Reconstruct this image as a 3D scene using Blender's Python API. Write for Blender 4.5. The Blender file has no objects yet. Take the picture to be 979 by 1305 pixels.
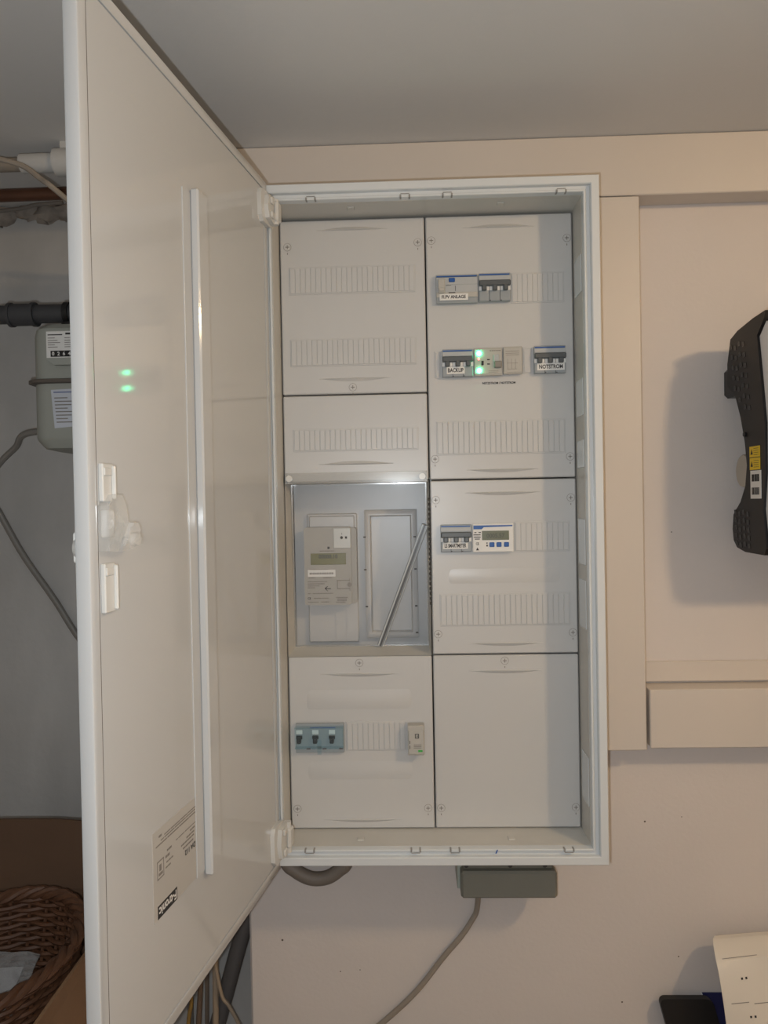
import bpy, math, random
from mathutils import Vector, Matrix
random.seed(7)
R = math.radians
scene = bpy.context.scene
COL = scene.collection

# ------------------------------------------------------------------ camera
CAM = Vector((-0.0353, -1.3239, 1.5648))
YAW, PITCH, ROLL, FPX = 0.0327, -0.0133, 0.0187, 983.54
ROT = (Matrix.Rotation(YAW, 3, 'Z') @ Matrix.Rotation(PITCH, 3, 'X') @ Matrix.Rotation(ROLL, 3, 'Y'))
cam_data = bpy.data.cameras.new('camera')
cam = bpy.data.objects.new('camera', cam_data)
COL.objects.link(cam)
# ROT columns: right, forward, up
r_, f_, u_ = ROT.col[0], ROT.col[1], ROT.col[2]
cam.matrix_world = Matrix(((r_[0], u_[0], -f_[0], CAM[0]), (r_[1], u_[1], -f_[1], CAM[1]), (r_[2], u_[2], -f_[2], CAM[2]), (0, 0, 0, 1)))
cam_data.sensor_fit = 'HORIZONTAL'
cam_data.sensor_width = 36.0
cam_data.lens = FPX * 36.0 / 979.0
cam_data.clip_start = 0.02
scene.camera = cam

# ------------------------------------------------------------------ world, lights, exposure
world = bpy.data.worlds.new('world')
scene.world = world
world.use_nodes = True
world.node_tree.nodes['Background'].inputs[0].default_value = (0.02, 0.02, 0.02, 1)
world.node_tree.nodes['Background'].inputs[1].default_value = 1.0
FLASH_W = 18.5
fl = bpy.data.lights.new('phone_flash', 'POINT')
fl.energy = FLASH_W
fl.color = (0.88, 0.95, 1.0)
fl.shadow_soft_size = 0.006
flo = bpy.data.objects.new('phone_flash', fl)
flo.location = CAM + r_ * -0.028 + u_ * -0.03 + f_ * 0.005
COL.objects.link(flo)
LAMP_POS = Vector((1.05, -1.19, 2.13))
LAMP_E = 235.0
scene.view_settings.view_transform = 'Standard'
scene.view_settings.look = 'None'
scene.view_settings.gamma = 1.0
scene.view_settings.use_curve_mapping = False
scene.view_settings.exposure = 0.0

# ------------------------------------------------------------------ helpers
def at(u, v, y):
    """photo pixel -> point on the plane of depth y"""
    d = ROT @ Vector(((u - 489.5) / FPX, 1.0, -(v - 652.5) / FPX))
    return CAM + d * ((y - CAM[1]) / d[1])

def lin(c):
    c /= 255.0
    return c / 12.92 if c <= 0.04045 else ((c + 0.055) / 1.055) ** 2.4

def rgb(r, g, b):
    return (lin(r), lin(g), lin(b), 1.0)

MATS = {}  # by name
def mat(name, col, rough=0.5, metal=0.0, var=0.06, scale=8.0, bump=0.0, bscale=60.0, spec=0.5, coat=0.0, stretch=None):
    if name in MATS:
        return MATS[name]
    m = bpy.data.materials.new(name)
    m.use_nodes = True
    nt = m.node_tree
    b = nt.nodes['Principled BSDF']
    b.inputs['Roughness'].default_value = rough
    b.inputs['Metallic'].default_value = metal
    b.inputs['Specular IOR Level'].default_value = spec
    b.inputs['Coat Weight'].default_value = coat
    b.inputs['Coat Roughness'].default_value = 0.08
    tc = nt.nodes.new('ShaderNodeTexCoord')
    mp = nt.nodes.new('ShaderNodeMapping')
    if stretch:
        mp.inputs['Scale'].default_value = stretch
    nt.links.new(tc.outputs['Object'], mp.inputs['Vector'])
    n = nt.nodes.new('ShaderNodeTexNoise')
    n.inputs['Scale'].default_value = scale
    n.inputs['Detail'].default_value = 5.0
    nt.links.new(mp.outputs['Vector'], n.inputs['Vector'])
    r = nt.nodes.new('ShaderNodeValToRGB')
    r.color_ramp.elements[0].position = 0.3
    r.color_ramp.elements[1].position = 0.7
    r.color_ramp.elements[0].color = tuple(c * (1 - var) for c in col[:3]) + (1,)
    r.color_ramp.elements[1].color = tuple(min(1, c * (1 + var * 0.5)) for c in col[:3]) + (1,)
    nt.links.new(n.outputs['Fac'], r.inputs['Fac'])
    nt.links.new(r.outputs['Color'], b.inputs['Base Color'])
    if bump > 0:
        n2 = nt.nodes.new('ShaderNodeTexNoise')
        n2.inputs['Scale'].default_value = bscale
        n2.inputs['Detail'].default_value = 6.0
        nt.links.new(tc.outputs['Object'], n2.inputs['Vector'])
        bp = nt.nodes.new('ShaderNodeBump')
        bp.inputs['Strength'].default_value = bump
        bp.inputs['Distance'].default_value = 0.004
        nt.links.new(n2.outputs['Fac'], bp.inputs['Height'])
        nt.links.new(bp.outputs['Normal'], b.inputs['Normal'])
    MATS[name] = m
    return m

def emit(name, col, strength):
    if name in MATS:
        return MATS[name]
    m = bpy.data.materials.new(name)
    m.use_nodes = True
    nt = m.node_tree
    b = nt.nodes['Principled BSDF']
    b.inputs['Base Color'].default_value = col
    b.inputs['Emission Color'].default_value = col
    b.inputs['Emission Strength'].default_value = strength
    MATS[name] = m
    return m

def clear(name, tint, gloss=0.08, rough=0.06, body=0.06, nscale=14.0):
    """thin clear plastic: mostly transparent, a fresnel gloss and a little milky body"""
    m = bpy.data.materials.new(name)
    m.use_nodes = True
    nt = m.node_tree
    for n in list(nt.nodes):
        nt.nodes.remove(n)
    out = nt.nodes.new('ShaderNodeOutputMaterial')
    tr = nt.nodes.new('ShaderNodeBsdfTransparent')
    tr.inputs[0].default_value = tint
    gl = nt.nodes.new('ShaderNodeBsdfGlossy')
    gl.inputs['Roughness'].default_value = rough
    df = nt.nodes.new('ShaderNodeBsdfDiffuse')
    df.inputs[0].default_value = tint
    nz = nt.nodes.new('ShaderNodeTexNoise')
    nz.inputs['Scale'].default_value = nscale
    ma = nt.nodes.new('ShaderNodeMath')
    ma.operation = 'MULTIPLY'
    ma.inputs[1].default_value = body * 2.0
    nt.links.new(nz.outputs['Fac'], ma.inputs[0])
    m1 = nt.nodes.new('ShaderNodeMixShader')
    nt.links.new(ma.outputs[0], m1.inputs[0])
    nt.links.new(tr.outputs[0], m1.inputs[1])
    nt.links.new(df.outputs[0], m1.inputs[2])
    fr = nt.nodes.new('ShaderNodeLayerWeight')
    fr.inputs[0].default_value = 0.5
    pw_ = nt.nodes.new('ShaderNodeMath')
    pw_.operation = 'POWER'
    pw_.inputs[1].default_value = 4.0
    nt.links.new(fr.outputs['Facing'], pw_.inputs[0])
    ad = nt.nodes.new('ShaderNodeMath')
    ad.operation = 'MULTIPLY_ADD'
    ad.inputs[1].default_value = 0.6
    ad.inputs[2].default_value = 0.02 + gloss
    nt.links.new(pw_.outputs[0], ad.inputs[0])
    m2 = nt.nodes.new('ShaderNodeMixShader')
    nt.links.new(ad.outputs[0], m2.inputs[0])
    nt.links.new(m1.outputs[0], m2.inputs[1])
    nt.links.new(gl.outputs[0], m2.inputs[2])
    nt.links.new(m2.outputs[0], out.inputs[0])
    MATS[name] = m
    return m

WL = {}
def tag(o, label=None, cat=None, group=None, kind=None):
    if label: o['label'] = label
    if cat: o['category'] = cat
    if group: o['group'] = group
    if kind: o['kind'] = kind
    return o

def empty(name, loc, label, cat, group=None):
    o = bpy.data.objects.new(name, None)
    o.empty_display_size = 0.05
    o.location = loc
    COL.objects.link(o)
    WL[o.name] = Vector(loc)
    return tag(o, label, cat, group)

_TXT = {}
def text_geo(s, bold=False):
    if s in _TXT:
        return _TXT[s]
    cu = bpy.data.curves.new('lettering', 'FONT')
    cu.body = s
    cu.size = 1.0
    cu.align_x = 'CENTER'
    cu.align_y = 'CENTER'
    cu.resolution_u = 3
    cu.offset = 0.03
    o = bpy.data.objects.new('lettering', cu)
    COL.objects.link(o)
    bpy.context.view_layer.update()
    me = bpy.data.meshes.new_from_object(o.evaluated_get(bpy.context.evaluated_depsgraph_get()))
    vs = [v.co.copy() for v in me.vertices]
    fs = [tuple(p.vertices) for p in me.polygons]
    bpy.data.objects.remove(o)
    bpy.data.curves.remove(cu)
    bpy.data.meshes.remove(me)
    if vs:
        x0 = min(v.x for v in vs); x1 = max(v.x for v in vs)
        y0 = min(v.y for v in vs); y1 = max(v.y for v in vs)
        c = Vector(((x0 + x1) / 2, (y0 + y1) / 2, 0))
        vs = [v - c for v in vs]
        _TXT[s] = (vs, fs, x1 - x0, y1 - y0)
    return _TXT[s]

class MB:
    """collects geometry in world space (or through self.T) into one mesh"""
    def __init__(self, T=None):
        self.v, self.f, self.m, self.T, self.cur = [], [], [], T, 0
        self.mats = []
    def use(self, material):
        if material not in self.mats:
            self.mats.append(material)
        self.cur = self.mats.index(material)
        return self
    def add(self, vs, fs):
        o = len(self.v)
        for p in vs:
            p = Vector(p)
            self.v.append(self.T(p) if self.T else p)
        for f in fs:
            self.f.append([i + o for i in f])
            self.m.append(self.cur)
        return self
    def box(self, x0, x1, y0, y1, z0, z1, b=0.0):
        if x0 > x1: x0, x1 = x1, x0
        if y0 > y1: y0, y1 = y1, y0
        if z0 > z1: z0, z1 = z1, z0
        if b <= 0:
            vs = [(x, y, z) for x in (x0, x1) for y in (y0, y1) for z in (z0, z1)]
            return self.add(vs, [(0, 1, 3, 2), (4, 6, 7, 5), (0, 4, 5, 1), (2, 3, 7, 6), (0, 2, 6, 4), (1, 5, 7, 3)])
        b = min(b, (x1 - x0) * .49, (y1 - y0) * .49, (z1 - z0) * .49)
        vs, idx = [], {}
        for i, x in enumerate((x0, x1)):
            for j, y in enumerate((y0, y1)):
                for k, z in enumerate((z0, z1)):
                    sx, sy, sz = (b if i == 0 else -b), (b if j == 0 else -b), (b if k == 0 else -b)
                    idx[i, j, k, 0] = len(vs); vs.append((x, y + sy, z + sz))
                    idx[i, j, k, 1] = len(vs); vs.append((x + sx, y, z + sz))
                    idx[i, j, k, 2] = len(vs); vs.append((x + sx, y + sy, z))
        fs = []
        for s in (0, 1):
            fs.append([idx[s, 0, 0, 0], idx[s, 0, 1, 0], idx[s, 1, 1, 0], idx[s, 1, 0, 0]][::1 if s == 0 else -1])
            fs.append([idx[0, s, 0, 1], idx[1, s, 0, 1], idx[1, s, 1, 1], idx[0, s, 1, 1]][::1 if s == 0 else -1])
            fs.append([idx[0, 0, s, 2], idx[0, 1, s, 2], idx[1, 1, s, 2], idx[1, 0, s, 2]][::1 if s == 0 else -1])
        for a in (0, 1):
            for c in (0, 1):
                fs.append([idx[0, a, c, 1], idx[1, a, c, 1], idx[1, a, c, 2], idx[0, a, c, 2]])
                fs.append([idx[a, 0, c, 0], idx[a, 1, c, 0], idx[a, 1, c, 2], idx[a, 0, c, 2]])
                fs.append([idx[a, c, 0, 0], idx[a, c, 1, 0], idx[a, c, 1, 1], idx[a, c, 0, 1]])
        for i in (0, 1):
            for j in (0, 1):
                for k in (0, 1):
                    fs.append([idx[i, j, k, 0], idx[i, j, k, 1], idx[i, j, k, 2]])
        return self.add(vs, fs)
    def prism(self, poly, frame, a, b):
        """poly: 2D points; frame(p, q, w) -> 3D ; extruded between w = a and w = b"""
        n = len(poly)
        vs = [frame(p, q, a) for p, q in poly] + [frame(p, q, b) for p, q in poly]
        fs = [list(range(n)), list(range(2 * n - 1, n - 1, -1))]
        fs += [[i, i + n, (i + 1) % n + n, (i + 1) % n] for i in range(n)]
        return self.add(vs, fs)
    def cyl(self, c, ax, r, h, n=16, r2=None):
        c = Vector(c); ax = Vector(ax).normalized()
        t = Vector((0, 0, 1)) if abs(ax.z) < .9 else Vector((1, 0, 0))
        e1 = ax.cross(t).normalized(); e2 = ax.cross(e1)
        r2 = r if r2 is None else r2
        vs = [c + (e1 * math.cos(2 * math.pi * i / n) + e2 * math.sin(2 * math.pi * i / n)) * r for i in range(n)]
        vs += [c + ax * h + (e1 * math.cos(2 * math.pi * i / n) + e2 * math.sin(2 * math.pi * i / n)) * r2 for i in range(n)]
        fs = [[i, (i + 1) % n, (i + 1) % n + n, i + n] for i in range(n)] + [list(range(n))[::-1], list(range(n, 2 * n))]
        return self.add(vs, fs)
    def tube(self, pts, r, n=10, cap=True):
        pts = [Vector(p) for p in pts]
        k = len(pts)
        rs = r if isinstance(r, (list, tuple)) else [r] * k
        tan = [(pts[min(i + 1, k - 1)] - pts[max(i - 1, 0)]).normalized() for i in range(k)]
        up = Vector((0, 0, 1)) if abs(tan[0].z) < .9 else Vector((0, 1, 0))
        e1 = tan[0].cross(up).normalized()
        vs = []
        for i in range(k):
            e1 = (e1 - tan[i] * e1.dot(tan[i])).normalized()
            e2 = tan[i].cross(e1)
            for j in range(n):
                a = 2 * math.pi * j / n
                vs.append(pts[i] + (e1 * math.cos(a) + e2 * math.sin(a)) * rs[i])
        fs = [[i * n + j, i * n + (j + 1) % n, (i + 1) * n + (j + 1) % n, (i + 1) * n + j] for i in range(k - 1) for j in range(n)]
        if cap:
            fs += [list(range(n))[::-1], list(range((k - 1) * n, k * n))]
        return self.add(vs, fs)
    def grid(self, fn, nu, nv, thick=None):
        """sheet fn(u, v) in 0..1; thick: vector fn offset for a real thickness"""
        vs = [Vector(fn(i / nu, j / nv)) for j in range(nv + 1) for i in range(nu + 1)]
        w = nu + 1
        fs = [[j * w + i, j * w + i + 1, (j + 1) * w + i + 1, (j + 1) * w + i] for j in range(nv) for i in range(nu)]
        if thick is not None:
            t = Vector(thick); n0 = len(vs)
            vs += [p + t for p in vs]
            fs += [[n0 + q for q in f[::-1]] for f in fs[:]]
            ring = [i for i in range(w)] + [j * w + nu for j in range(1, nv + 1)] + [nv * w + i for i in range(nu - 1, -1, -1)] + [j * w for j in range(nv - 1, 0, -1)]
            m = len(ring)
            fs += [[ring[q], ring[(q + 1) % m], ring[(q + 1) % m] + n0, ring[q] + n0] for q in range(m)]
        return self.add(vs, fs)
    def text(self, s, c, ex, ey, w=None, h=None):
        vs, fs, tw, th = text_geo(s)
        c, ex, ey = Vector(c), Vector(ex), Vector(ey)
        sx = (w / tw) if w else None
        sy = (h / th) if h else None
        sx = sx or sy; sy = sy or sx
        return self.add([c + ex * (p.x * sx) + ey * (p.y * sy) for p in vs], fs)
    def ring(self, x0, x1, z0, z1, prof, close=False):
        """rectangular mitred frame; prof = [(inset, y)]"""
        vs, n = [], len(prof)
        for cx, cz, sx, sz in ((x0, z0, 1, 1), (x1, z0, -1, 1), (x1, z1, -1, -1), (x0, z1, 1, -1)):
            vs += [(cx + sx * i, y, cz + sz * i) for i, y in prof]
        fs = [[c * n + k, ((c + 1) % 4) * n + k, ((c + 1) % 4) * n + (k + 1) % n, c * n + (k + 1) % n] for c in range(4) for k in range(n if close else n - 1)]
        return self.add(vs, fs)
    def build(self, name, parent=None, sharp=35, material=None):
        if material is not None:
            self.mats = [material]; self.m = [0] * len(self.f)
        lo = Vector([min(p[i] for p in self.v) for i in range(3)])
        hi = Vector([max(p[i] for p in self.v) for i in range(3)])
        org = (lo + hi) / 2
        if parent is None:
            org.z = lo.z
        me = bpy.data.meshes.new(name)
        me.from_pydata([tuple(p - org) for p in self.v], [], self.f)
        for mt in self.mats:
            me.materials.append(mt)
        me.polygons.foreach_set('material_index', self.m)
        me.polygons.foreach_set('use_smooth', [True] * len(self.f))
        import bmesh
        bm = bmesh.new(); bm.from_mesh(me)
        bmesh.ops.recalc_face_normals(bm, faces=bm.faces)
        bm.to_mesh(me); bm.free()
        me.set_sharp_from_angle(angle=R(sharp))
        me.update()
        o = bpy.data.objects.new(name, me)
        COL.objects.link(o)
        if parent is not None:
            o.parent = parent
            o.location = org - WL[parent.name]
        else:
            o.location = org
        WL[o.name] = org
        return o

def spline(pts, n=8):
    pts = [Vector(p) for p in pts]
    out = []
    P = [pts[0]] + pts + [pts[-1]]
    for i in range(1, len(P) - 2):
        a, b, c, d = P[i - 1], P[i], P[i + 1], P[i + 2]
        for k in range(n):
            t = k / n
            out.append(0.5 * ((2 * b) + (c - a) * t + (2 * a - 5 * b + 4 * c - d) * t * t + (3 * b - a - 3 * c + d) * t ** 3))
    out.append(pts[-1])
    return out

X, Y, Z = Vector((1, 0, 0)), Vector((0, 1, 0)), Vector((0, 0, 1))

# ------------------------------------------------------------------ materials
wall_m = mat('painted_plaster', rgb(212, 204, 199), 0.85, var=0.04, scale=3.0, bump=0.10, bscale=130)
recess_m = mat('grey_concrete_paint', rgb(186, 184, 181), 0.9, var=0.16, scale=5.0, bump=0.35, bscale=40, stretch=(1.5, 1.5, 0.6))
ceil_m = mat('ceiling_paint', rgb(220, 217, 213), 0.9, var=0.03, scale=2.0, bump=0.1, bscale=70)
floor_m = mat('screed_floor', rgb(140, 134, 128), 0.7, var=0.15, scale=4.0, bump=0.2)
steel_m = mat('white_enamel_steel', rgb(212, 215, 216), 0.22, var=0.02, scale=4.0)
door_m = mat('white_enamel_door', rgb(193, 193, 192), 0.07, var=0.02, scale=3.0)
plast_m = mat('white_plastic', rgb(196, 195, 193), 0.32, var=0.015, scale=6.0)
inner_m = mat('grey_white_inner_steel', rgb(198, 195, 188), 0.4, var=0.05, scale=12.0)
duct_m = mat('cream_pvc', rgb(208, 199, 190), 0.4, var=0.03, scale=3.0)
milky_m = mat('milky_plastic', rgb(208, 206, 201), 0.25, var=0.03, scale=30.0)
grey_m = mat('breaker_grey', rgb(150, 155, 158), 0.45, var=0.03, scale=40.0)
lgrey_m = mat('breaker_light_grey', rgb(176, 178, 178), 0.45, var=0.03, scale=40.0)
beige_m = mat('module_beige', rgb(180, 176, 168), 0.5, var=0.03, scale=40.0)
dgrey_m = mat('toggle_dark_grey', rgb(84, 88, 90), 0.4, var=0.06, scale=60.0)
black_m = mat('black_plastic', rgb(26, 26, 27), 0.4, var=0.1, scale=40.0)
ink_m = mat('black_ink', rgb(40, 38, 38), 0.6, var=0.02)
fade_m = mat('faded_ink', rgb(128, 122, 116), 0.6, var=0.05)
blue_m = mat('blue_print', rgb(28, 84, 158), 0.4, var=0.04)
paper_m = mat('label_paper', rgb(226, 224, 220), 0.6, var=0.02)
lcd_m = mat('lcd_olive', rgb(118, 116, 76), 0.25, var=0.05, scale=30.0)
lcd2_m = mat('lcd_grey_green', rgb(112, 116, 98), 0.25, var=0.05, scale=30.0)
meter_m = mat('meter_grey', rgb(166, 162, 154), 0.45, var=0.02, scale=30.0)
gap_m = mat('dark_gap_grey', rgb(60, 58, 55), 0.8)  # dark grey of seams, snap hooks, edge teeth and junction screws
green_m = mat('green_plastic', rgb(70, 170, 80), 0.4)
yellow_m = mat('yellow_sticker', rgb(225, 190, 30), 0.5, var=0.04)
clear_m = clear('clear_acrylic', (0.995, 0.997, 1.0, 1), gloss=0.0, rough=0.05, body=0.025)
lip_m = clear('clear_lip', (0.93, 0.93, 0.92, 1), gloss=0.07, rough=0.12, body=0.14)
bluecl_m = clear('blue_clear_hood', (0.90, 0.965, 0.985, 1), gloss=0.0, rough=0.1, body=0.025)
latch_m = clear('milky_clear_latch', (0.96, 0.955, 0.94, 1), gloss=0.03, rough=0.10, body=0.22, nscale=1.5)
clip_m = mat('clip_grey', rgb(146, 144, 140), .6)  # grey of the clip pegs and frame slots
bag_m = clear('clear_bag_film', (0.93, 0.93, 0.93, 1), gloss=0.12, rough=0.1, body=0.12)

# ------------------------------------------------------------------ room
Y0 = Vector((0, 1, 0))
YW, YB, YL, CEIL = 0.12, 0.06, 0.30, 2.205
def struct(name, mb, m, parent=None):
    o = mb.build(name, parent, material=m)
    if parent is None:
        o['kind'] = 'structure'
    return o
struct('floor', MB().box(-1.7, 2.3, -2.6, 0.40, -0.1, 0.0), floor_m)
struct('ceiling', MB().box(-1.7, 2.3, -2.6, 0.40, CEIL, CEIL + 0.1), ceil_m)
wb = struct('wall_back', MB().box(-0.353, 2.2, YW, YL + .0, 0, CEIL, 0.004), wall_m)
wr = struct('wall_recess', MB().box(-1.6, 2.2, YL, 0.40, 0, CEIL), recess_m)
struct('wall_left', MB().box(-1.7, -1.6, -2.6, 0.40, 0, CEIL), recess_m)
struct('wall_right', MB().box(2.2, 2.3, -2.6, 0.40, 0, CEIL), wall_m)
struct('wall_front', MB().box(-1.6, 2.2, -2.6, -2.5, 0, CEIL), wall_m)
chip_m = mat('chipped_paint', rgb(96, 84, 74), .9)
for u, v, r_c in [(822, 1047, .0022), (360, 1198, .0024), (434, 1238, .0015), (459, 1236, .0013), (793, 1277, .0020), (865, 1219, .0016), (856, 678, .0013), (869, 1041, .0012)]:
    q = at(u, v, YW)
    MB().cyl((q.x, YW + .0002, q.z), -Y0, r_c, .0006, 7, r_c * .6).build('paint_chip', wb, material=chip_m)
# thin strip on the wall above the lower trunking
struct('trim_1', MB().box(0.385, 2.2, YW - 0.008, YW, 1.2225, 1.2606, 0.002), duct_m)
# broken plaster along the ceiling of the recess
rp = MB()
for i in range(26):
    x = -1.5 + i * 0.044 + random.uniform(-.01, .01)
    rr = random.uniform(0.012, 0.030)
    rings, seg = 5, 8
    c = Vector((x, YL - 0.004, CEIL - 0.012 - random.uniform(0, .02)))
    ph = [[random.uniform(.7, 1.15) for _ in range(seg)] for _ in range(rings + 1)]
    vs = [c + Vector((math.cos(2 * math.pi * j / seg) * math.sin(math.pi * k / rings) * 1.25, math.sin(2 * math.pi * j / seg) * math.sin(math.pi * k / rings) * .7, math.cos(math.pi * k / rings) * .7)) * rr * ph[k][j] for k in range(rings + 1) for j in range(seg)]
    fs = [[k * seg + j, k * seg + (j + 1) % seg, (k + 1) * seg + (j + 1) % seg, (k + 1) * seg + j] for k in range(rings) for j in range(seg)]
    rp.add(vs, fs)
bpl = rp.build('broken_plaster', wr, sharp=50, material=mat('rough_plaster', rgb(150, 140, 130), 0.95, var=0.3, scale=40, bump=0.5))
bpl['kind'] = 'stuff'

# ------------------------------------------------------------------ ceiling lamp (right of the photographer)
lp = empty('ceiling_lamp', (LAMP_POS.x, LAMP_POS.y, CEIL - 0.11), 'small round ceiling lamp with glowing warm glass dome', 'lamp')
MB().cyl((LAMP_POS.x, LAMP_POS.y, CEIL - 0.02), Z, 0.06, 0.0199, 32).build('lamp_base', lp, material=plast_m)
g = MB()
n, k = 24, 8
vs = []
for i in range(k + 1):
    a = math.pi / 2 * i / k
    vs += [Vector((LAMP_POS.x + 0.052 * math.cos(a) * math.cos(2 * math.pi * j / n), LAMP_POS.y + 0.052 * math.cos(a) * math.sin(2 * math.pi * j / n), CEIL - 0.022 - 0.085 * math.sin(a))) for j in range(n)]
g.add(vs, [[i * n + j, i * n + (j + 1) % n, (i + 1) * n + (j + 1) % n, (i + 1) * n + j] for i in range(k) for j in range(n)])
g.build('glass_dome', lp, material=emit('lamp_glow', (1.0, 0.71, 0.40, 1), LAMP_E))

# ------------------------------------------------------------------ cable trunking
def trunk(label, ch, lid):
    e = empty('cable_trunking', ((ch[0] + ch[1]) / 2, YW, ch[4]), label, 'trunking', 'cream cable trunking on the wall')
    MB().box(*ch, 0.001).build('channel', e, material=duct_m)
    MB().box(*lid, 0.0025).build('lid', e, material=duct_m)
# upper (runs under the ceiling), vertical (beside cabinet), lower (right)
trunk('cream cable trunking running along the wall directly under the ceiling', (-0.352, 2.19, YB + .004, YW - .0005, 2.1005, CEIL - .0005), (-0.353, 2.19, YB, YB + .0035, 2.098, CEIL - .0012))
trunk('cream vertical cable trunking standing beside the open white cabinet', (0.290, 0.3795, YB + .004, YW - .0005, 1.114, 2.096), (0.287, 0.3808, YB, YB + .0035, 1.1125, 2.0965))
trunk('cream lower cable trunking under the black and white inverter', (0.3875, 2.19, YB + .004, YW - .0005, 1.118, 1.220), (0.3868, 2.19, YB, YB + .0035, 1.116, 1.2212))

# ------------------------------------------------------------------ meter cabinet
Z0, Z1, FX, FZ0, FZ1, FY = 1.0, 2.05, 0.275, 0.9756, 2.0769, -0.085
cab = empty('meter_cabinet', (0, YW, FZ0), 'tall white steel meter cabinet with its door swung open', 'cabinet')
body = MB()
body.ring(-0.2735, 0.2735, FZ0 + .0015, FZ1 - .0015, [(0, -0.06), (0, 0.1195), (0.02, 0.1195), (0.0228, 0.1195), (0.0228, -0.076)])
body.box(-0.252, 0.252, 0.1165, 0.1193, 0.999, 2.053)
bo = body.build('body', cab, material=inner_m)
fr = MB()
fr.ring(-FX, FX, FZ0, FZ1, [(0, -0.055), (0, -0.0835), (0.0012, FY), (0.0125, FY), (0.0138, -0.0835), (0.0142, -0.0755), (0.0195, -0.0755), (0.0203, -0.0785), (0.0215, -0.0805), (0.0238, -0.0805), (0.0246, -0.0795), (0.0246, -0.066)])
fro = fr.build('frame', cab, material=steel_m)
# clips on the frame edge and inner wall fittings
for top in (True, False):
    for u in ([395, 530, 580, 725] if not top else [396, 516, 570, 715]):
        p = at(u, 247 if top else 1083, -0.078)
        s = -1 if top else 1
        zc = (2.0523 if top else 1.0002)
        c = MB().use(clip_m)
        c.box(p.x - .0085, p.x - .006, -0.0825, -0.072, zc + s * .0005, zc - s * .0035)
        c.box(p.x + .006, p.x + .0085, -0.0825, -0.072, zc + s * .0005, zc - s * .0035)
        c.use(steel_m).box(p.x - .006, p.x + .006, -0.0822, -0.072, zc + s * .0008, zc - s * .0032, .0006)
        c.use(clip_m).box(p.x - .007, p.x + .007, -0.0815, -0.0802, zc - s * .0048, zc - s * .0056)
        c.build('clip', fro)
for (u, v) in [(390, 242.8), (713, 235.5), (386, 1091), (721, 1090.5)]:
    p = at(u, v, -0.0757)
    MB().box(p.x - .012, p.x + .012, -0.0813, -0.0800, p.z - .0009, p.z + .0009).build('slot', fro, material=clip_m)
for u, zz, s in [(447, 2.0535, -1), (638, 2.0535, -1), (460, .9990, 1), (652, .9990, 1)]:
    p = at(u, 260 if s < 0 else 1068, -0.04)
    MB().box(p.x - .006, p.x + .006, -0.047, -0.033, zz, zz + s * .003, .0012).build('wall_button', bo, material=inner_m)
for z0_, z1_ in [(1.90, 1.96), (1.70, 1.76), (1.615, 1.66), (1.35, 1.43), (1.455, 1.53), (1.06, 1.14)]:
    MB().box(0.2492, 0.2506, -0.06, -0.012, z0_, z1_, .0005).build('side_plate', bo, material=steel_m)
pm = at(633, 1087, FY)
MB().prism([(-.0015, -.003), (.0005, -.003), (.003, .003), (.001, .003)], lambda p, q, w: Vector((pm.x + p, w, pm.z + q)), -0.0808, -0.0800).build('pen_mark', fro, material=blue_m)

for u, v in ((351.5, 281), (365.5, 1062)):
    q = at(u, v, -0.0805)
    MB().cyl((q.x, -0.0802, q.z), Vector((0, -1, 0)), .0042, .0012, 14).build('hinge_hole', fro, material=black_m)
# --- cover panels
def screw(parent, x, z):
    s = MB().use(plast_m)
    s.cyl((x, 0.0006, z), -Y, 0.0062, 0.0016, 20)
    s.use(fade_m)
    n = 20
    for i in range(n):
        a, b = 2 * math.pi * i / n, 2 * math.pi * (i + 1) / n
        s.add([(x + .0068 * math.cos(a), -.0006, z + .0068 * math.sin(a)), (x + .0068 * math.cos(b), -.0006, z + .0068 * math.sin(b)), (x + .0060 * math.cos(b), -.0006, z + .0060 * math.sin(b)), (x + .0060 * math.cos(a), -.0006, z + .0060 * math.sin(a))], [(0, 1, 2, 3)])
    s.box(x - .0034, x + .0034, -.0013, -.0010, z - .0006, z + .0006)
    s.box(x - .0006, x + .0006, -.0013, -.0010, z - .0034, z + .0034)
    s.box(x - .0006, x + .0006, -.0005, .0002, z - .0125, z - .0095)
    return s.build('screw', parent)

def grip(parent, xc, z, half, up=True):
    """lens-shaped finger ledge moulded in the panel"""
    n, vs, fs = 18, [], []
    s = 1 if up else -1
    for i in range(n + 1):
        t = -1 + 2 * i / n
        k = 1 - t * t
        x = xc + half * t
        vs += [(x, 0.0004, z + s * (.0065 * k)), (x, -.0035 * k, z + .001 * s), (x, 0.0004, z - s * .0006)]
    for i in range(n):
        a = i * 3
        fs += [(a, a + 3, a + 4, a + 1), (a + 1, a + 4, a + 5, a + 2)]
    return MB().add(vs, fs).build('grip_ledge', parent, material=plast_m)

def strip(parent, x0, x1, z0, z1, pitch=.009, gap=.0004):
    m = MB()
    m.box(x0, x1, -.0012, .001, z0, z1, .0004)
    k = max(1, round((x1 - x0 - .003) / pitch))
    w = (x1 - x0 - .003) / k
    for i in range(k):
        a = x0 + .0015 + i * w
        m.box(a + gap, a + w - gap, -.0024, -.0010, z0 + .002, z1 - .002, .0005)
    return m.build('blanking_strip', parent, material=plast_m)

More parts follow.
